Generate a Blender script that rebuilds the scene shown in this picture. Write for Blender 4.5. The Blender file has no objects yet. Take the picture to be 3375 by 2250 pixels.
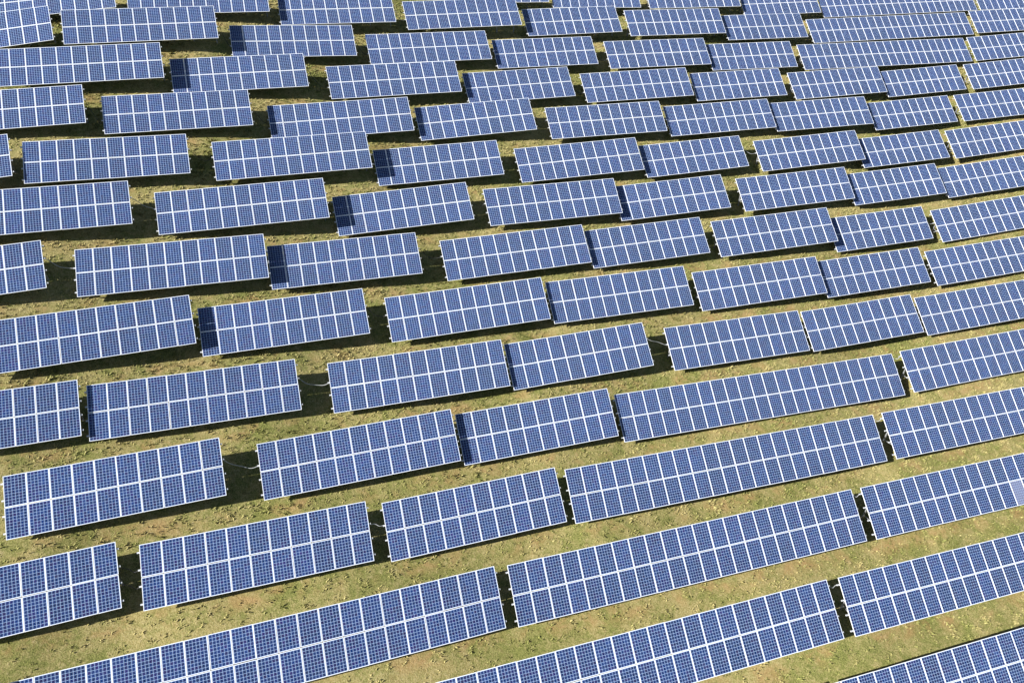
# Solar farm on a grassy slope, seen from the air.
import bpy, math, random
import numpy as np
from mathutils import Matrix, Vector
random.seed(4)
rng = np.random.default_rng(11)
R = math.radians
scene = bpy.context.scene
COL = scene.collection
PW, PH = 1.01, 1.584          # pitch of the panels along and up a table (m)
TABLES = [  # row from the top at the right edge, columns, centre, yaw, slope along the row, tilt (degrees)
(0,11,-1.67,80.76,19.87,11.37,-2.41,33.97),
(0,10,9.17,83.00,18.77,12.08,-3.16,34.02),
(0,11,20.53,85.50,18.11,12.98,-2.15,33.97),
(0,10,31.51,88.08,16.68,14.76,-1.93,34.13),
(0,22,47.70,92.35,15.53,14.86,-1.91,34.16),
(0,22,69.72,98.15,14.76,14.51,-1.88,34.10),
(1,11,-37.93,60.31,24.32,17.48,1.60,33.75),
(1,11,-26.56,63.84,23.52,17.11,-3.38,33.98),
(1,10,-15.74,67.15,21.73,17.29,-3.47,34.04),
(1,11,-4.66,70.56,20.39,17.80,-2.88,34.12),
(1,10,6.08,73.97,18.76,17.75,-2.83,34.23),
(1,11,17.18,77.33,17.68,16.80,-3.39,34.31),
(1,10,27.72,80.42,16.32,17.03,-3.28,34.42),
(1,22,44.14,85.13,14.84,16.05,-2.39,34.19),
(1,22,66.06,91.33,14.12,15.25,-1.73,34.00),
(2,11,-40.52,54.56,23.41,17.94,3.03,34.26),
(2,11,-29.31,58.11,23.04,18.76,-3.28,34.08),
(2,10,-18.52,61.59,20.70,17.88,-4.93,34.30),
(2,11,-7.46,65.20,19.03,17.92,-3.54,33.42),
(2,10,3.21,68.43,17.52,16.72,-3.16,34.11),
(2,11,14.64,71.71,16.36,16.71,-3.36,34.05),
(2,10,25.08,74.68,15.11,15.94,-3.19,34.48),
(2,22,41.53,79.29,13.82,15.98,-3.03,34.10),
(2,22,63.44,85.52,13.06,15.65,-0.86,34.13),
(3,11,-31.89,52.41,21.94,18.36,-3.15,34.25),
(3,10,-21.56,55.83,20.06,18.13,-3.43,33.79),
(3,11,-9.95,59.52,18.20,18.34,-3.59,34.29),
(3,10,0.69,62.79,16.51,18.52,-3.04,34.10),
(3,11,11.97,66.23,15.23,17.06,-2.89,34.02),
(3,10,22.62,69.39,14.08,15.92,-2.62,34.15),
(3,11,33.88,72.48,13.12,16.33,-2.14,34.10),
(3,10,44.45,75.53,12.20,15.96,-1.14,34.30),
(3,22,60.87,80.10,11.93,15.84,-0.52,34.58),
(4,11,-35.60,46.68,20.81,18.92,-2.79,33.84),
(4,10,-24.69,50.27,19.25,18.77,-4.10,34.00),
(4,11,-13.57,53.82,17.18,17.72,-3.12,34.24),
(4,10,-3.01,57.05,15.78,17.59,-2.03,33.83),
(4,11,8.51,60.31,14.32,16.35,-3.21,33.93),
(4,11,19.65,63.60,13.16,16.27,-2.47,34.03),
(4,11,30.56,66.80,12.17,16.07,-2.64,33.81),
(4,10,41.30,69.90,10.99,16.00,-1.51,34.08),
(4,22,57.63,74.47,10.59,15.68,-1.12,33.80),
(5,11,-38.11,40.69,19.56,19.95,-0.74,33.81),
(5,10,-27.59,44.28,18.44,18.75,-5.02,33.93),
(5,11,-16.20,48.20,16.74,18.00,-3.58,34.03),
(5,10,-5.77,51.32,14.62,17.15,-3.01,33.97),
(5,11,5.77,54.69,13.23,17.59,-2.70,34.29),
(5,10,16.25,57.85,12.00,17.01,-2.13,34.09),
(5,11,27.89,61.09,11.01,16.40,-1.66,34.18),
(5,10,38.23,64.09,9.78,16.63,-1.68,33.61),
(5,22,54.54,68.82,9.31,16.22,-0.60,34.40),
(6,11,-30.17,38.62,17.70,20.12,-5.51,33.74),
(6,11,-18.50,42.61,15.73,18.23,-3.65,34.04),
(6,10,-8.02,45.81,13.66,17.42,-2.16,34.32),
(6,11,3.34,49.15,12.36,17.17,-3.93,34.02),
(6,10,13.46,52.21,11.04,16.61,-2.13,33.86),
(6,11,25.06,55.39,10.11,15.92,-2.17,34.37),
(6,10,35.48,58.33,9.01,16.27,-1.67,33.65),
(6,22,51.49,62.95,8.18,16.15,-0.53,34.02),
(7,11,-33.23,32.69,16.60,21.35,-3.30,33.71),
(7,11,-21.44,36.78,14.84,18.20,-5.16,34.00),
(7,10,-11.38,39.94,13.01,17.37,-4.44,34.08),
(7,11,0.38,43.33,11.45,17.36,-3.26,34.04),
(7,10,10.68,46.51,10.27,17.62,-3.27,33.91),
(7,11,21.82,49.71,9.24,16.39,-2.46,33.89),
(7,10,32.22,52.64,7.72,16.64,-2.45,34.49),
(7,22,48.77,57.33,6.90,16.46,-0.54,34.27),
(8,11,-24.45,30.82,14.08,21.37,-5.39,33.66),
(8,10,-14.31,34.28,12.21,18.18,-4.43,33.97),
(8,11,-2.92,37.61,10.61,17.03,-3.17,34.00),
(8,11,7.98,40.90,9.40,16.89,-4.15,34.08),
(8,11,19.37,44.12,8.05,16.26,-3.07,34.06),
(8,10,29.77,47.15,6.98,16.25,-2.60,34.10),
(8,22,46.08,51.77,5.91,16.20,-1.69,33.85),
(9,11,-28.64,24.43,13.26,20.34,-6.62,34.03),
(9,11,-17.99,28.13,11.54,18.73,-6.34,33.92),
(9,11,-5.72,31.83,9.85,16.63,-4.02,33.90),
(9,10,4.60,34.96,8.72,17.49,-3.37,33.86),
(9,11,16.35,38.27,7.27,16.13,-4.27,33.46),
(9,10,26.84,41.33,6.40,16.67,-2.95,33.61),
(9,22,42.81,45.94,5.27,16.29,-2.36,34.05),
(10,10,-20.30,22.39,10.91,19.47,-5.01,34.42),
(10,11,-8.61,26.17,9.09,18.40,-4.40,33.89),
(10,10,1.66,29.49,7.75,17.09,-3.88,33.83),
(10,22,17.59,34.02,5.88,15.93,-4.69,33.69),
(10,22,39.58,40.34,4.52,16.17,-2.68,33.89),
(11,11,-24.22,16.32,9.99,20.26,-5.37,34.07),
(11,11,-12.87,20.00,8.52,17.69,-5.17,33.87),
(11,10,-1.98,23.33,7.32,17.51,-3.90,33.92),
(11,22,14.00,28.05,5.68,16.37,-4.98,33.92),
(11,22,35.85,34.25,4.08,15.95,-3.99,33.88),
(12,22,-11.11,15.52,7.07,18.52,-5.69,34.11),
(12,22,10.65,22.30,4.97,16.59,-4.49,33.89),
(12,22,32.54,28.62,3.29,15.96,-4.15,33.61),
(13,22,7.28,16.44,4.46,16.65,-4.20,33.18),
(13,22,29.29,22.83,2.61,15.91,-4.54,33.18),
(14,22,27.39,17.60,1.21,15.26,-2.08,33.91),
]
SURVEY = [
(-29.2,37.9,15.83),(-26.4,39.0,15.25),(-24.1,39.9,14.75),(-17.3,42.1,13.54),(-13.8,43.3,12.95),(-7.0,45.1,11.73),
(-2.9,46.5,11.24),(6.7,49.2,10.16),(8.8,49.9,9.91),(16.3,52.1,9.00),(19.5,53.1,8.62),(-29.8,32.9,14.60),
(-27.3,33.9,14.06),(-20.5,36.1,12.75),(-18.0,37.0,12.31),(-9.9,39.4,11.03),(-5.5,40.9,10.37),(8.5,44.7,8.85),
(14.0,46.6,8.14),(21.9,48.7,7.35),(26.8,50.3,6.90),(32.4,51.7,6.00),(36.9,53.0,5.71),(-26.7,28.8,12.60),
(-23.7,30.0,12.08),(-20.0,31.6,11.33),(-14.9,33.0,10.55),(-9.1,35.2,9.39),(-4.1,36.2,8.93),(2.3,38.3,8.12),
(5.5,39.1,7.98),(12.8,41.4,7.15),(21.1,43.6,6.18),(24.8,44.8,5.82),(-26.5,24.1,11.42),(-24.3,25.0,10.89),
(-14.5,28.2,9.40),(-11.6,29.3,8.82),(-18.7,26.8,9.99),(-6.5,30.5,8.23),(-1.8,32.1,7.45),(3.7,33.5,7.26),
(10.8,36.1,6.03),(14.9,36.8,5.77),(20.5,38.4,5.49),(-19.9,21.5,8.93),(-15.1,23.3,8.16),(-9.8,24.7,7.34),
(-4.5,26.5,6.82),(1.4,28.3,6.07),(6.4,30.0,5.48),(-23.1,15.6,8.13),(-19.1,17.2,7.28),(-13.6,18.7,6.91),
(-9.0,20.1,6.66),(-1.5,22.4,5.47),(40.3,49.0,4.58),(43.1,54.4,5.64),(46.1,60.3,6.70),(48.6,66.0,7.78),
(23.3,63.7,11.16),(36.5,67.7,9.66),(13.1,60.7,12.08),(-9.8,54.0,14.95),(-31.7,51.4,20.06),(-29.7,52.2,19.80),
(-34.2,46.1,18.99),(-31.7,47.0,18.75),(-8.2,59.1,16.05),(-4.9,65.0,16.93),(-14.0,66.8,19.62),(-2.2,70.5,18.03),
(6.1,68.3,15.44),(2.0,62.2,14.61),(8.6,73.8,16.68),(48.1,75.5,10.46),(45.4,70.1,9.10),(51.4,81.0,11.74),
(-25.0,34.5,13.63),(-14.8,37.7,11.82),(-17.6,32.0,11.08),(-6.8,35.3,9.21),(-9.5,29.6,8.57),(-21.6,25.7,10.52),
(-12.4,23.8,7.83),(-23.6,20.0,9.83),(-21.9,40.3,14.53),(-5.4,21.1,6.06),(-16.4,17.8,7.36),(4.7,24.1,5.19),
(23.2,24.9,2.31),(30.0,36.4,3.60),(33.2,41.9,4.37),(-3.4,41.0,10.12),(18.0,47.5,7.85),(1.2,32.7,7.53),
(-1.8,27.3,6.49),(4.0,38.6,8.22),(15.5,41.9,6.70),(12.4,36.0,6.15),(-6.9,78.4,18.50),(4.0,80.6,17.55),
(4.5,80.7,17.44),(14.3,82.8,16.41),(15.4,83.0,16.72),(26.2,85.5,15.82),(26.9,85.5,15.24),(36.7,88.1,14.42),
(37.3,88.2,14.29),(58.7,93.9,13.37),(59.3,94.1,13.52),(80.8,99.7,12.76),(-42.8,57.4,22.56),(-32.2,60.7,22.39),
(-31.5,60.9,22.24),(-20.9,64.2,21.11),(-20.2,64.4,20.43),(-10.6,67.4,19.34),(-9.6,67.6,19.06),(1.0,71.0,18.02),
(1.6,71.2,17.39),(12.2,74.5,16.40),(22.8,77.7,15.26),(23.2,77.7,15.00),(32.9,80.6,13.94),(33.8,80.8,13.69),
(55.1,86.9,12.58),(55.7,87.1,12.85),(77.1,93.0,12.15),(-45.4,51.6,21.51),(-34.8,55.0,21.62),(-34.2,55.1,21.75),
(-23.7,58.6,20.64),(-23.0,58.8,19.53),(-13.4,61.9,18.18),(-12.4,62.2,17.78),(-1.8,65.6,16.61),(-1.3,65.7,16.19),
(9.7,68.8,15.08),(20.3,72.0,13.95),(20.5,72.0,13.78),(30.2,74.8,12.74),(31.2,75.0,12.80),(53.1,81.3,11.62),
(74.5,87.3,11.26),(-26.3,52.9,19.55),(-26.0,53.0,18.76),(-16.4,56.1,17.67),(-14.9,56.5,16.93),(-4.3,60.0,15.76),
(-3.7,59.9,15.18),(5.8,63.1,14.16),(7.0,63.3,13.90),(17.6,66.6,12.86),(18.1,66.7,12.70),(27.8,69.5,11.76),
(28.9,69.6,11.72),(39.5,72.8,10.83),(39.9,72.9,10.68),(50.5,75.8,10.41),(71.9,81.9,10.18),(-40.5,43.6,19.48),
(-29.1,47.4,18.01),(-19.6,50.6,16.81),(-18.5,50.9,15.87),(-7.5,54.3,14.36),(2.2,57.3,13.52),(3.5,57.5,13.03),
(14.7,60.8,11.79),(25.6,64.0,10.83),(36.8,67.2,9.52),(47.3,70.2,9.20),(68.7,76.2,8.74),(-42.9,37.6,18.03),
(-32.4,41.3,17.41),(-32.0,41.4,17.28),(-22.5,44.6,15.92),(-21.1,45.2,15.48),(-10.6,48.6,14.31),(-10.2,48.6,13.28),
(-0.6,51.5,12.27),(0.8,51.8,11.88),(11.4,55.1,10.88),(11.8,55.1,10.58),(21.4,58.1,9.72),(22.9,58.3,9.56),
(33.6,61.4,8.76),(33.7,61.4,8.33),(43.4,64.3,7.55),(65.6,70.7,7.54),(-35.0,35.5,16.64),(-1.6,46.2,11.14),
(9.0,49.5,9.62),(20.1,52.6,8.71),(30.7,55.6,7.81),(31.0,55.6,7.56),(40.7,58.5,6.79),(62.5,64.8,6.44),
(-38.0,29.4,15.33),(6.0,43.7,9.05),(59.8,59.2,5.15),(25.3,44.5,5.60),(34.9,47.3,4.66),(57.1,53.6,3.95),
(-33.5,21.2,12.30),(22.3,38.6,5.06),(32.0,41.5,4.06),(53.8,47.8,3.18),(7.2,29.7,5.19),(28.5,35.8,3.20),
(50.6,42.2,2.36),(-29.0,13.1,8.91),(3.2,23.6,4.90),(24.9,29.9,2.93),(25.5,29.9,3.26),(46.8,36.0,1.68),
(-21.3,10.7,6.57),(-0.3,17.8,4.19),(0.3,17.9,4.24),(21.6,24.2,2.32),(43.5,30.4,0.86),(-3.0,12.0,3.69),
(18.2,18.3,1.89),(18.9,18.5,1.91),(40.2,24.6,0.12),(17.0,13.4,0.01),(38.4,19.2,-0.82),
]
SUN = Vector((-0.7096, -0.4167, 0.5682))
CAM_Z = 40.0

# ------------------------------------------------------------------ helpers
def nodes(name):
    m = bpy.data.materials.new(name); m.use_nodes = True
    nt = m.node_tree; b = nt.nodes['Principled BSDF']
    def N(kind, **kw):
        n = nt.nodes.new(kind)
        for k, v in kw.items():
            if hasattr(n, k): setattr(n, k, v)
        return n
    return m, nt, b, N
def L(nt, a, b): nt.links.new(a, b)
def math_n(nt, op, a, b=None, c=None, clamp=False):
    n = nt.nodes.new('ShaderNodeMath'); n.operation = op; n.use_clamp = clamp
    for i, v in enumerate((a, b, c)):
        if v is None: continue
        if isinstance(v, (int, float)): n.inputs[i].default_value = v
        else: L(nt, v, n.inputs[i])
    return n.outputs[0]
def mix_c(nt, f, a, b):
    n = nt.nodes.new('ShaderNodeMix'); n.data_type = 'RGBA'
    for s, v in ((n.inputs[0], f), (n.inputs[6], a), (n.inputs[7], b)):
        if isinstance(v, (int, float)): s.default_value = v
        elif isinstance(v, tuple): s.default_value = (*v, 1)
        else: L(nt, v, s)
    return n.outputs[2]
def noise(nt, vec, scale, detail=4, rough=.55, dist=0):
    n = nt.nodes.new('ShaderNodeTexNoise'); n.inputs['Scale'].default_value = scale
    n.inputs['Detail'].default_value = detail; n.inputs['Roughness'].default_value = rough
    n.inputs['Distortion'].default_value = dist
    L(nt, vec, n.inputs['Vector']); return n
def ramp(nt, f, lo, hi):
    n = nt.nodes.new('ShaderNodeMapRange'); n.interpolation_type = 'SMOOTHSTEP'
    n.inputs[1].default_value = lo; n.inputs[2].default_value = hi
    L(nt, f, n.inputs[0]); return n.outputs[0]

# ------------------------------------------------------------------ materials
LW, LH = PW - 0.016 - 0.044, PH - 0.028 - 0.044
def solar_cells(name, glare=0.0):
    m, nt, b, N = nodes(name)
    uv = N('ShaderNodeUVMap'); sp = N('ShaderNodeSeparateXYZ'); L(nt, uv.outputs[0], sp.inputs[0])
    info = N('ShaderNodeObjectInfo')
    mg = 0.010
    su = math_n(nt, 'MULTIPLY', math_n(nt, 'SUBTRACT', sp.outputs[0], mg / LW), 6 / (1 - 2 * mg / LW))
    sv = math_n(nt, 'MULTIPLY', math_n(nt, 'SUBTRACT', sp.outputs[1], mg / LH), 10 / (1 - 2 * mg / LH))
    fu = math_n(nt, 'FRACT', su); fv = math_n(nt, 'FRACT', sv)
    G = CELL_GAP
    eu = math_n(nt, 'ABSOLUTE', math_n(nt, 'SUBTRACT', fu, .5)); ev = math_n(nt, 'ABSOLUTE', math_n(nt, 'SUBTRACT', fv, .5))
    line = math_n(nt, 'MAXIMUM', math_n(nt, 'GREATER_THAN', eu, .5 - G / 2), math_n(nt, 'GREATER_THAN', ev, .5 - G / 2))
    out = math_n(nt, 'MAXIMUM', math_n(nt, 'GREATER_THAN', math_n(nt, 'ABSOLUTE', math_n(nt, 'SUBTRACT', su, 3)), 3),
                 math_n(nt, 'GREATER_THAN', math_n(nt, 'ABSOLUTE', math_n(nt, 'SUBTRACT', sv, 5)), 5))
    line = math_n(nt, 'MAXIMUM', line, out)
    bus = math_n(nt, 'LESS_THAN', math_n(nt, 'ABSOLUTE', math_n(nt, 'SUBTRACT', eu, .24)), .011)
    # every cell has its own crystal tint
    cv = N('ShaderNodeCombineXYZ'); L(nt, math_n(nt, 'FLOOR', su), cv.inputs[0]); L(nt, math_n(nt, 'FLOOR', sv), cv.inputs[1])
    L(nt, math_n(nt, 'MULTIPLY', info.outputs['Random'], 731.0), cv.inputs[2])
    wn = N('ShaderNodeTexWhiteNoise', noise_dimensions='3D'); L(nt, cv.outputs[0], wn.inputs[0])
    ws = N('ShaderNodeSeparateColor'); L(nt, wn.outputs['Color'], ws.inputs[0])
    base = mix_c(nt, ramp(nt, ws.outputs[0], .45, 1.0), CELL_A, CELL_B)      # blue .. violet
    tone = math_n(nt, 'ADD', math_n(nt, 'MULTIPLY', ws.outputs[1], .5), .72)
    tone = math_n(nt, 'MULTIPLY', tone, math_n(nt, 'ADD', math_n(nt, 'MULTIPLY', info.outputs['Random'], .35), .82))
    vm = N('ShaderNodeVectorMath', operation='SCALE'); L(nt, base, vm.inputs[0]); L(nt, tone, vm.inputs['Scale'])
    # multicrystalline flakes
    cc = N('ShaderNodeTexVoronoi'); cc.inputs['Scale'].default_value = 70; L(nt, uv.outputs[0], cc.inputs['Vector'])
    fs = N('ShaderNodeSeparateColor'); L(nt, cc.outputs['Color'], fs.inputs[0])
    vm2 = N('ShaderNodeVectorMath', operation='SCALE'); L(nt, vm.outputs[0], vm2.inputs[0])
    L(nt, math_n(nt, 'ADD', math_n(nt, 'MULTIPLY', fs.outputs[0], .4), .8), vm2.inputs['Scale'])
    c = mix_c(nt, math_n(nt, 'MULTIPLY', bus, .55), vm2.outputs[0], (.45, .50, .58))
    c = mix_c(nt, line, c, LINE)
    # dust film, uneven over the glass, plus any reflection painted as pale tint
    tc = N('ShaderNodeNewGeometry'); dn = noise(nt, tc.outputs['Position'], .9, 3)
    c = mix_c(nt, math_n(nt, 'ADD', math_n(nt, 'MULTIPLY', dn.outputs[0], .012), glare), c, (.42, .45, .62))
    L(nt, c, b.inputs['Base Color'])
    b.inputs['Roughness'].default_value = .13 if not glare else .3
    b.inputs['IOR'].default_value = 1.36
    return m
def metal(name, col, rough, met=0.0, var=.12, scale=3.0):
    m, nt, b, N = nodes(name)
    g = N('ShaderNodeNewGeometry'); n = noise(nt, g.outputs['Position'], scale, 4)
    d = tuple(v * (1 - var * 2) for v in col)
    L(nt, mix_c(nt, n.outputs[0], d, col), b.inputs['Base Color'])
    b.inputs['Roughness'].default_value = rough; b.inputs['Metallic'].default_value = met
    return m
CELL_GAP = .075
CELL_A, CELL_B = (.0040, .021, .100), (.012, .012, .082)
LINE = (.38, .53, .80)
M_CELL = solar_cells('solar_cells'); M_GLARE = solar_cells('solar_cells_painted_glare', .30)  # second material: a bright reflection painted pale into the cell colour
M_FRAME = metal('anodised_frame', (.86, .86, .87), .45, 0, .05)
M_RAIL = metal('galvanised_rail', (.62, .64, .66), .5, .3, .12)
M_POST = metal('galvanised_post', (.36, .37, .38), .6, .3, .15)
M_CABLE = metal('black_cable', (.03, .03, .03), .6, 0, .1)
M_CONDUIT = metal('grey_conduit', (.34, .35, .35), .5, 0, .08)

def grass_colour(nt, N, pos, wear=None, fine=0.0):
    """straw, olive green and bare reddish soil in drifts of several sizes"""
    big = noise(nt, pos, .16, 4, .6, .4); mid = noise(nt, pos, .9, 5, .65, .6)
    sm = noise(nt, pos, 5.5, 5, .7, .8); off = N('ShaderNodeVectorMath', operation='ADD')
    L(nt, pos, off.inputs[0]); off.inputs[1].default_value = (31, 7, 3)
    sp2 = noise(nt, off.outputs[0], .55, 5, .65, .5); tiny = noise(nt, off.outputs[0], 17, 3, .7)
    straw = mix_c(nt, ramp(nt, tiny.outputs[0], .35, .65), G_STRAW_D, G_STRAW_L)
    green = mix_c(nt, ramp(nt, tiny.outputs[0], .35, .68), G_GREEN_D, G_GREEN_L)
    k = math_n(nt, 'ADD', math_n(nt, 'MULTIPLY', mid.outputs[0], .8), math_n(nt, 'MULTIPLY', sm.outputs[0], .8))
    k = math_n(nt, 'ADD', k, math_n(nt, 'MULTIPLY', big.outputs[0], .7))
    c = mix_c(nt, ramp(nt, k, .95, 1.36), green, straw)
    soil = mix_c(nt, tiny.outputs[0], (.27, .15, .065), (.46, .29, .14))
    s = ramp(nt, sp2.outputs[0], .62, .80)
    if wear is not None:
        s = math_n(nt, 'MAXIMUM', math_n(nt, 'MULTIPLY', s, .28),
                   math_n(nt, 'MULTIPLY', wear, math_n(nt, 'MULTIPLY', ramp(nt, sp2.outputs[0], .44, .66), .7)), clamp=True)
    else: s = math_n(nt, 'MULTIPLY', s, .2)
    c = mix_c(nt, s, c, soil)
    pale = ramp(nt, sm.outputs[0], .58, .72)
    c = mix_c(nt, math_n(nt, 'MULTIPLY', pale, .55), c, (.46, .39, .22))
    return c, sm, tiny
G_STRAW_D, G_STRAW_L = (.24, .195, .068), (.42, .36, .175)
G_GREEN_D, G_GREEN_L = (.095, .11, .028), (.27, .27, .085)

def ground_material():
    m, nt, b, N = nodes('grassy_ground')
    g = N('ShaderNodeNewGeometry'); at = N('ShaderNodeAttribute', attribute_name='wear')
    c, sm, tiny = grass_colour(nt, N, g.outputs['Position'], at.outputs['Fac'])
    L(nt, c, b.inputs['Base Color']); b.inputs['Roughness'].default_value = .95
    b.inputs['Specular IOR Level'].default_value = .1
    bp = N('ShaderNodeBump'); bp.inputs['Strength'].default_value = .45; bp.inputs['Distance'].default_value = .12
    h = math_n(nt, 'ADD', math_n(nt, 'MULTIPLY', sm.outputs[0], 1.0), math_n(nt, 'MULTIPLY', tiny.outputs[0], .5))
    L(nt, h, bp.inputs['Height']); L(nt, bp.outputs[0], b.inputs['Normal'])
    return m
def blade_material():
    m, nt, b, N = nodes('grass_blades')
    g = N('ShaderNodeNewGeometry')
    c, sm, tiny = grass_colour(nt, N, g.outputs['Position'])
    r = math_n(nt, 'ADD', math_n(nt, 'MULTIPLY', g.outputs['Random Per Island'], .6), .80)
    vm = N('ShaderNodeVectorMath', operation='SCALE'); L(nt, c, vm.inputs[0]); L(nt, r, vm.inputs['Scale'])
    L(nt, vm.outputs[0], b.inputs['Base Color']); b.inputs['Roughness'].default_value = .8
    b.inputs['Specular IOR Level'].default_value = .15
    return m
M_GROUND, M_BLADE = ground_material(), blade_material()

# ------------------------------------------------------------------ terrain
SV = np.array(SURVEY)
_A = np.c_[SV[:, :2], np.ones(len(SV))]
PLANE = np.linalg.lstsq(_A, SV[:, 2], rcond=None)[0]
def plane(x, y):
    xs = 60 * np.tanh((x - 15) / 120) * 2 + 15; ys = 70 * np.tanh((y - 45) / 140) * 2 + 45
    return PLANE[0] * xs + PLANE[1] * ys + PLANE[2]
def _phi(r2): return np.where(r2 > 0, .5 * r2 * np.log(np.maximum(r2, 1e-9)), 0.)
_n = len(SV); _res = SV[:, 2] - plane(SV[:, 0], SV[:, 1])
_d2 = ((SV[:, None, :2] - SV[None, :, :2]) ** 2).sum(-1)
_K = _phi(_d2) + np.eye(_n) * 4.0
_M = np.block([[_K, _A], [_A.T, np.zeros((3, 3))]])
_w = np.linalg.solve(_M, np.r_[_res, 0, 0, 0])
def ground_z(x, y):
    x = np.atleast_1d(np.asarray(x, float)); y = np.atleast_1d(np.asarray(y, float))
    z = np.empty_like(x)
    for s in range(0, len(x), 20000):
        xs, ys = x[s:s + 20000], y[s:s + 20000]
        d2 = (xs[:, None] - SV[:, 0]) ** 2 + (ys[:, None] - SV[:, 1]) ** 2
        f = _phi(d2) @ _w[:_n] + np.c_[xs, ys, np.ones(len(xs))] @ _w[_n:]
        dm = np.sqrt(d2.min(1)); k = np.clip((dm - 8) / 26, 0, 1); k = k * k * (3 - 2 * k)
        z[s:s + 20000] = plane(xs, ys) + np.clip(f, -6, 6) * (1 - k)
    return z
def axes(yaw, slope, tilt):
    r = np.array([math.cos(yaw) * math.cos(slope), math.sin(yaw) * math.cos(slope), math.sin(slope)])
    h = np.array([-math.sin(yaw), math.cos(yaw), 0.])
    up = np.cross(r, h); up /= np.linalg.norm(up)
    v = h * math.cos(tilt) + up * math.sin(tilt)
    return r, v, np.cross(r, v)

def axis_coords(lo, hi, step, far):
    a = list(np.arange(lo, hi + step / 2, step)); g = step
    left, x = [], lo
    while x > -far: g *= 1.35; x -= g; left.append(x)
    g = step; right, x = [], hi
    while x < far: g *= 1.35; x += g; right.append(x)
    return np.array(left[::-1] + a + right)
def vnoise(x, y, s, seed):
    rg = np.random.default_rng(seed); T = rg.random((64, 64))
    u, v = x / s, y / s; i, j = np.floor(u).astype(int), np.floor(v).astype(int)
    fu, fv = u - i, v - j; fu = fu * fu * (3 - 2 * fu); fv = fv * fv * (3 - 2 * fv)
    g = lambda a, b: T[a % 64, b % 64]
    return (g(i, j) * (1 - fu) + g(i + 1, j) * fu) * (1 - fv) + (g(i, j + 1) * (1 - fu) + g(i + 1, j + 1) * fu) * fv - .5
def relief(x, y): return .10 * vnoise(x, y, 2.3, 1) + .06 * vnoise(x, y, .9, 2)
TAB = [dict(row=t[0], N=t[1], c=np.array(t[2:5]), a=[R(v) for v in t[5:8]]) for t in TABLES]
def build_ground():
    xs, ys = axis_coords(-55, 85, .45, 700), axis_coords(4, 118, .45, 700)
    X, Y = np.meshgrid(xs, ys); nx, ny = len(xs), len(ys)
    fx, fy = X.ravel(), Y.ravel()
    Z = ground_z(fx, fy) + relief(fx, fy)
    me = bpy.data.meshes.new('ground')
    idx = np.arange(nx * ny).reshape(ny, nx)
    F = np.stack([idx[:-1, :-1], idx[:-1, 1:], idx[1:, 1:], idx[1:, :-1]], -1).reshape(-1, 4)
    me.vertices.add(nx * ny); me.vertices.foreach_set('co', np.c_[fx, fy, Z].ravel())
    me.loops.add(F.size); me.loops.foreach_set('vertex_index', F.ravel().astype(np.int32))
    me.polygons.add(len(F)); me.polygons.foreach_set('loop_start', (np.arange(len(F)) * 4).astype(np.int32))
    me.polygons.foreach_set('loop_total', np.full(len(F), 4, np.int32))
    me.polygons.foreach_set('use_smooth', np.ones(len(F), bool))
    # bare drip line below the low edge of every table
    wear = np.zeros(len(fx))
    for t in TAB:
        r, v, n = axes(*t['a']); p0 = t['c'] - v * PH
        rh = r[:2] / np.linalg.norm(r[:2]); hh = np.array([-rh[1], rh[0]])
        a = (fx - p0[0]) * rh[0] + (fy - p0[1]) * rh[1]; b = (fx - p0[0]) * hh[0] + (fy - p0[1]) * hh[1]
        inside = np.clip((t['N'] * PW / 2 + .3 - np.abs(a)) / .5, 0, 1)
        wear = np.maximum(wear, inside * np.clip(1 - np.abs(b + .10) / .75, 0, 1))
    me.attributes.new('wear', 'FLOAT', 'POINT').data.foreach_set('value', wear.astype(np.float32))
    me.update(); me.validate(); me.materials.append(M_GROUND)
    o = bpy.data.objects.new('ground', me); COL.objects.link(o); o['kind'] = 'structure'
    o['label'] = 'sloping grassy ground between and below the solar tables'
build_ground()

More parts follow.
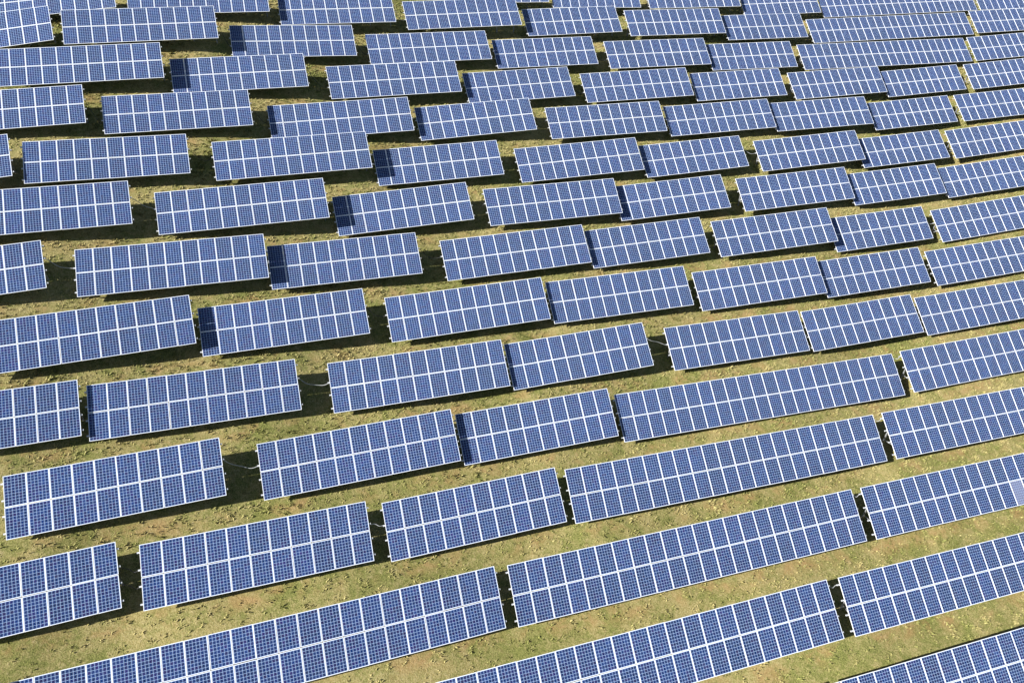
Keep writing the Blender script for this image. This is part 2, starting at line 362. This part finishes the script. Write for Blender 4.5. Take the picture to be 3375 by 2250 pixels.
def build_grass():
    """tufts over the part of the slope the photograph looks at"""
    n = GRASS_N
    # uniform over the footprint
    y = 12 + (112 - 12) * np.sqrt(rng.random(n * 2)); x = (rng.random(n * 2) - .46) * (26 + 1.62 * y)
    d = np.clip(1.5 - y / 110, .5, 1.0)
    dens = vnoise(x, y, 1.1, 5) + vnoise(x, y, .5, 6) * .8
    k = (rng.random(n * 2) < d) & (dens > -.95); x, y = x[k][:n], y[k][:n]; n = len(x)
    z = ground_z(x, y) + relief(x, y)
    NB = 5
    ht = .05 + .08 * rng.random(n) + .10 * np.clip(vnoise(x, y, 2.7, 8), 0, 1)
    V = np.zeros((n, NB, 4, 3), np.float32)
    flow = vnoise(x, y, 3.1, 9) * 5
    for b in range(NB):
        th = flow + rng.normal(0, 1.1, n); w = .018 + .022 * rng.random(n)
        ox, oy = rng.normal(0, .07, n), rng.normal(0, .07, n)
        lean = ht * (.5 + 1.0 * rng.random(n)); h = ht * (.45 + .6 * rng.random(n))
        dx, dy = np.cos(th), np.sin(th); px, py = -dy * w, dx * w
        bx, by = x + ox, y + oy
        V[:, b, 0] = np.c_[bx - px, by - py, z - .03]; V[:, b, 1] = np.c_[bx + px, by + py, z - .03]
        V[:, b, 2] = np.c_[bx + dx * lean * .45 + px * .8, by + dy * lean * .45 + py * .8, z + h * .7]
        V[:, b, 3] = np.c_[bx + dx * lean, by + dy * lean, z + h]
    me = bpy.data.meshes.new('grass'); nb = n * NB
    me.vertices.add(nb * 4); me.vertices.foreach_set('co', V.ravel())
    base = np.arange(nb, dtype=np.int32)[:, None] * 4
    F = (base + np.array([[0, 1, 2, 0, 2, 3]], np.int32)).ravel()
    me.loops.add(len(F)); me.loops.foreach_set('vertex_index', F)
    me.polygons.add(nb * 2); me.polygons.foreach_set('loop_start', np.arange(nb * 2, dtype=np.int32) * 3)
    me.polygons.foreach_set('loop_total', np.full(nb * 2, 3, np.int32))
    me.update(); me.materials.append(M_BLADE)
    o = bpy.data.objects.new('grass', me); COL.objects.link(o); o['kind'] = 'stuff'
    o['label'] = 'dry straw-coloured and green grass growing on the slope'; o['category'] = 'grass'
GRASS_N = 190000
build_grass()

# ------------------------------------------------------------------ shared part meshes
def mesh_boxes(name, boxes, mat, uv_top=False):
    """boxes: (x0,x1,y0,y1,z0,z1) joined in one mesh"""
    v, f = [], []
    for x0, x1, y0, y1, z0, z1 in boxes:
        k = len(v)
        v += [(x0, y0, z0), (x1, y0, z0), (x1, y1, z0), (x0, y1, z0), (x0, y0, z1), (x1, y0, z1), (x1, y1, z1), (x0, y1, z1)]
        f += [(k, k + 3, k + 2, k + 1), (k + 4, k + 5, k + 6, k + 7), (k, k + 1, k + 5, k + 4), (k + 1, k + 2, k + 6, k + 5), (k + 2, k + 3, k + 7, k + 6), (k + 3, k, k + 4, k + 7)]
    me = bpy.data.meshes.new(name); me.from_pydata(v, [], f)
    if uv_top:
        uv = me.uv_layers.new(name='UVMap')
        x0, x1, y0, y1 = boxes[0][:4]
        for l in me.loops:
            c = me.vertices[l.vertex_index].co
            uv.data[l.index].uv = ((c.x - x0) / (x1 - x0), (c.y - y0) / (y1 - y0))
    me.materials.append(mat); me.update(); return me
fw, mw, mh = .022, (PW - .016) / 2, (PH - .028) / 2
e = .001
ME_PANEL = mesh_boxes('solar_panel', [(-mw + fw + e, mw - fw - e, -mh + fw + e, mh - fw - e, -.012, -.004)], M_CELL, True)
ME_GLARE = mesh_boxes('painted_glare_panel', [(-mw + fw + e, mw - fw - e, -mh + fw + e, mh - fw - e, -.012, -.004)], M_GLARE, True)
ME_FRAME = mesh_boxes('frame', [(-mw, mw, -mh, -mh + fw, -.040, 0), (-mw, mw, mh - fw, mh, -.040, 0),
                                (-mw, -mw + fw, -mh + fw, mh - fw, -.040, 0), (mw - fw, mw, -mh + fw, mh - fw, -.040, 0)], M_FRAME)
RAIL_Y = (.76, .23, -.26, -.79)                      # four rails up the table, in panel heights from the middle
ME_RAIL = {}
def rail_mesh(N, a, b):
    k = (N, round(a, 2), round(b, 2))
    if k not in ME_RAIL:
        x0, x1 = -N * PW / 2 - a, N * PW / 2 + b
        t = .006   # top-hat profile: web, two flanges and end caps
        ME_RAIL[k] = mesh_boxes('rail', [(x0, x1, -.04, .04, -.048, -.042), (x0, x1, -.04, -.034, -.11, -.048), (x0, x1, .034, .04, -.11, -.048),
                                         (x0, x0 + t, -.034, .034, -.11, -.048), (x1 - t, x1, -.034, .034, -.11, -.048)], M_RAIL)
    return ME_RAIL[k]
ME_RAFTER = mesh_boxes('rafter', [(-.035, .035, -1.30, 1.30, -.20, -.194), (-.035, -.029, -1.30, 1.30, -.194, -.112), (.029, .035, -1.30, 1.30, -.194, -.112)], M_POST)
ME_POST = mesh_boxes('post', [(-.05, .05, -.035, -.029, 0, 1), (-.05, -.044, -.029, .035, 0, 1), (.044, .05, -.029, .035, 0, 1)], M_POST)
ME_STRUT = mesh_boxes('strut', [(-.02, .02, -.02, .02, 0, 1)], M_POST)

ORD = ['zeroth', 'first', 'second', 'third', 'fourth', 'fifth', 'sixth', 'seventh', 'eighth', 'ninth', 'tenth',
       'eleventh', 'twelfth', 'thirteenth', 'fourteenth', 'fifteenth']
NUM = {10: 'ten-column', 11: 'eleven-column', 22: 'long twenty-two-column'}
def link(name, data, parent=None):
    o = bpy.data.objects.new(name, data); COL.objects.link(o)
    if parent is not None: o.parent = parent
    return o
def table_frame(t):
    r, v, n = axes(*t['a'])
    return r, v, n
PROTO = {}
def make_table(t, label):
    """Empty at the foot of the table > panels (> frame), rails, rafters, posts"""
    r, v, n = axes(*t['a']); N = t['N']; c = t['c']
    gz = float(ground_z(c[0], c[1])[0])
    root = bpy.data.objects.new('solar_table', None); COL.objects.link(root)
    root.empty_display_size = .5
    root.location = (c[0], c[1], gz); root.rotation_euler = (0, 0, t['a'][0])
    root['label'] = label; root['category'] = 'solar table'; root['group'] = 'solar tables standing in rows on the grassy slope'
    W = Matrix.Translation((c[0], c[1], gz)) @ Matrix.Rotation(t['a'][0], 4, 'Z'); Wi = W.inverted()
    T = Matrix(((r[0], v[0], n[0], c[0]), (r[1], v[1], n[1], c[1]), (r[2], v[2], n[2], c[2]), (0, 0, 0, 1)))
    B = Wi @ T
    for i in range(N):
        for k in (0, 1):
            x, y = (i + .5 - N / 2) * PW, (.5 - k) * PH
            glare_panel = t.get('glare_panel') == (i, k)
            P = link('solar_panel', ME_GLARE if glare_panel else ME_PANEL, root)
            J = Matrix.Translation((x + random.gauss(0, .003), y + random.gauss(0, .003), random.gauss(0, .002)))
            J = J @ Matrix.Rotation(random.gauss(0, R(.12)), 4, 'X') @ Matrix.Rotation(random.gauss(0, R(.12)), 4, 'Y')
            if glare_panel: P['label'] = 'pale solar panel with painted-on reflection'
            P.matrix_basis = B @ J
            link('frame', ME_FRAME, P)
    for q, yy in enumerate(RAIL_Y):
        a, b = t.get('ends', (.12, .10))
        o = link('rail', rail_mesh(N, a, b), root); o.matrix_basis = B @ Matrix.Translation((0, yy * PH, 0))
    ns = max(3, round(N * PW / 1.66)) ; xs = np.linspace(-N * PW / 2 + .35, N * PW / 2 - .35, ns)
    for x in xs:
        o = link('rafter', ME_RAFTER, root); o.matrix_basis = B @ Matrix.Translation((x, 0, 0))
        top = T @ Vector((x, .42, -.197)); g = float(ground_z(top.x, top.y)[0]) - .25
        o = link('post', ME_POST, root)
        o.matrix_basis = Wi @ Matrix.Translation((top.x, top.y, g)) @ Matrix.Rotation(t['a'][0], 4, 'Z') @ Matrix.Diagonal((1, 1, max(.3, top.z - g), 1))
        low = T @ Vector((x, -.75, -.197)); foot = Vector((top.x, top.y, g + .25 + .35 * (top.z - g - .25)))
        dv = low - foot; o = link('strut', ME_STRUT, root)
        o.matrix_basis = Wi @ Matrix.Translation(foot) @ dv.to_track_quat('Z', 'Y').to_matrix().to_4x4() @ Matrix.Diagonal((1, 1, dv.length, 1))
    t['T'] = T
    return root

rows = {}
for i, t in enumerate(TAB): rows.setdefault(t['row'], []).append(t)
# tables just outside the frame whose shadows reach into it
def neighbour_left(t, N, gap, dz, dyaw=0, dslope=0):
    r, v, n = axes(*t['a']); a = [t['a'][0] + R(dyaw), t['a'][1] + R(dslope), t['a'][2]]
    e0 = t['c'] - r * (t['N'] * PW / 2 + gap); r2 = axes(*a)[0]
    return dict(row=t['row'], N=N, c=e0 - r2 * (N * PW / 2) + np.array([0, 0, dz]), a=a)
rows[12].insert(0, neighbour_left(rows[12][0], 11, .5, .75, 2, -2))
rows[14].insert(0, neighbour_left(rows[14][0], 22, .75, .12))
SHADED = {(0, 3), (1, 4), (1, 6), (2, 2), (2, 4), (2, 6), (3, 1), (3, 3), (4, 1), (4, 3), (4, 5), (4, 7), (5, 1), (5, 3), (5, 5), (5, 7), (6, 2), (6, 4), (6, 6), (7, 2), (7, 4), (7, 6), (8, 1), (8, 5), (9, 1), (9, 3), (10, 2), (10, 3)}
for rw in sorted(rows):
    ts = rows[rw]
    for j, t in enumerate(ts):
        back = len(ts) - j
        pos = 'rightmost' if back == 1 else ORD[back] + ' from right'
        # positions of the four corners tell whether the photo cuts the table
        look = NUM[t['N']] + ' solar table'
        if back == 1: look = 'long solar table cut off by the right edge'
        elif (rw, j) in SHADED: look = NUM[t['N']].replace('long ', '') + ' solar table with shaded left end'
        lab = look + ', ' + pos + (' table, ' if back == 1 else ' in ') + ORD[rw + 1] + ' row from top'
        if back == 1: t['ends'] = (.16, .12)
        if rw == 12 and back == 1: t['glare_panel'] = (11, 1)  # the one module with its reflection painted on
        t['root'] = make_table(t, lab)

# ------------------------------------------------------------------ cables across the gaps
def tube(name, pts, rad, mat):
    cu = bpy.data.curves.new(name, 'CURVE'); cu.dimensions = '3D'; cu.bevel_depth = rad; cu.bevel_resolution = 2; cu.use_fill_caps = True
    s = cu.splines.new('NURBS'); s.points.add(len(pts) - 1); s.use_endpoint_u = True; s.order_u = 3
    for p, q in zip(s.points, pts): p.co = (*q, 1)
    ob = bpy.data.objects.new(name, cu)
    COL.objects.link(ob); bpy.context.view_layer.update()
    me = bpy.data.meshes.new_from_object(ob.evaluated_get(bpy.context.evaluated_depsgraph_get()))
    bpy.data.objects.remove(ob); me.name = name; me.materials.clear(); me.materials.append(mat)
    o = bpy.data.objects.new(name, me); COL.objects.link(o); return o
# row, index of the left table, rail left, rail right, sag, kind
CABLES = [(1, 2, 1, 2, .55, 'c'), (2, 1, 1, 2, .6, 'b'), (2, 2, 1, 2, .55, 'b'), (2, 4, 1, 2, .6, 'b'), (3, 1, 1, 2, .6, 'b'),
          (3, 3, 1, 2, .55, 'b'), (4, 0, 1, 2, .8, 'b'), (4, 1, 1, 1, .7, 'b'), (4, 3, 1, 1, .5, 'b'), (5, 1, 1, 1, .5, 'b'),
          (5, 5, 1, 1, .25, 'c'), (6, 0, 1, 1, .12, 'c'), (6, 2, 1, 1, .5, 'b'), (7, 0, 1, 1, .25, 'c'), (7, 2, 1, 1, .45, 'b'),
          (7, 6, 1, 1, .30, 'c'), (7, 6, 2, 2, .35, 'c'), (8, 1, 1, 1, .45, 'b'), (9, 1, 1, 1, .40, 'c'), (10, 0, 1, 1, .40, 'c'),
          (9, 3, 1, 1, .03, 'c'), (11, 0, 1, 1, .25, 'b'), (11, 0, 2, 2, .30, 'b'), (11, 1, 1, 1, .03, 'c'), (11, 3, 0, 0, .18, 'c'),
          (12, 2, 0, 0, .20, 'c'), (13, 0, 0, 0, .20, 'c'), (10, 3, 0, 0, .18, 'c')]
RN = ['topmost', 'upper middle', 'lower middle', 'lowest']
for rw, j, ra, rb, sag, kd in CABLES:
    A, Bt = rows[rw][j], rows[rw][j + 1]
    pa = A['T'] @ Vector((A['N'] * PW / 2 + .06, RAIL_Y[ra] * PH, -.08)); pb = Bt['T'] @ Vector((-Bt['N'] * PW / 2 - .06, RAIL_Y[rb] * PH, -.08))
    pts = []
    for k in range(9):
        s = k / 8; p = pa.lerp(pb, s); p.z -= sag * 4 * s * (1 - s); p.y += .05 * math.sin(s * 9 + rw); pts.append(p)
    o = tube('cable' if kd == 'b' else 'conduit', pts, .018 if kd == 'b' else .020, M_CABLE if kd == 'b' else M_CONDUIT)
    back = len(rows[rw]) - j - 1
    where = 'rightmost table' if back == 1 else ORD[back] + ' table from right'
    o['label'] = ('thin black cable' if kd == 'b' else 'pale grey conduit') + ' at %s rail left of %s, %s row' % (RN[ra], where, ORD[rw + 1])
    o['category'] = 'cable'; o['group'] = 'cables hanging across the gaps between solar tables'

# ------------------------------------------------------------------ light, sky, camera
w = bpy.data.worlds.new('World'); scene.world = w; w.use_nodes = True
bg = w.node_tree.nodes['Background']; sky = w.node_tree.nodes.new('ShaderNodeTexSky')
sky.sky_type = 'NISHITA'; sky.sun_disc = False; el = math.asin(SUN.z); sky.sun_elevation = el
sky.sun_rotation = math.atan2(SUN.x, SUN.y) % (2 * math.pi)
w.node_tree.links.new(sky.outputs[0], bg.inputs[0]); bg.inputs[1].default_value = .05
sd = bpy.data.lights.new('sun', 'SUN'); sd.energy = 5; sd.angle = R(.5); sd.color = (1, .965, .91)
so = bpy.data.objects.new('sun', sd); COL.objects.link(so); so.rotation_euler = SUN.to_track_quat('Z', 'Y').to_euler(); so.location = SUN * 100 + Vector((0, 50, 20))
cd = bpy.data.cameras.new('camera'); cd.sensor_width = 36; cd.sensor_fit = 'HORIZONTAL'; cd.lens = 24.512; cd.clip_start = .5; cd.clip_end = 3000
co = bpy.data.objects.new('camera', cd); COL.objects.link(co); co.location = (0, 0, CAM_Z); co.rotation_euler = (R(90 - 40.706), 0, 0)
scene.camera = co
scene.view_settings.view_transform = 'Standard'; scene.view_settings.look = 'None'
scene.view_settings.gamma = 1; scene.view_settings.use_curve_mapping = False
scene.view_settings.exposure = 0.95
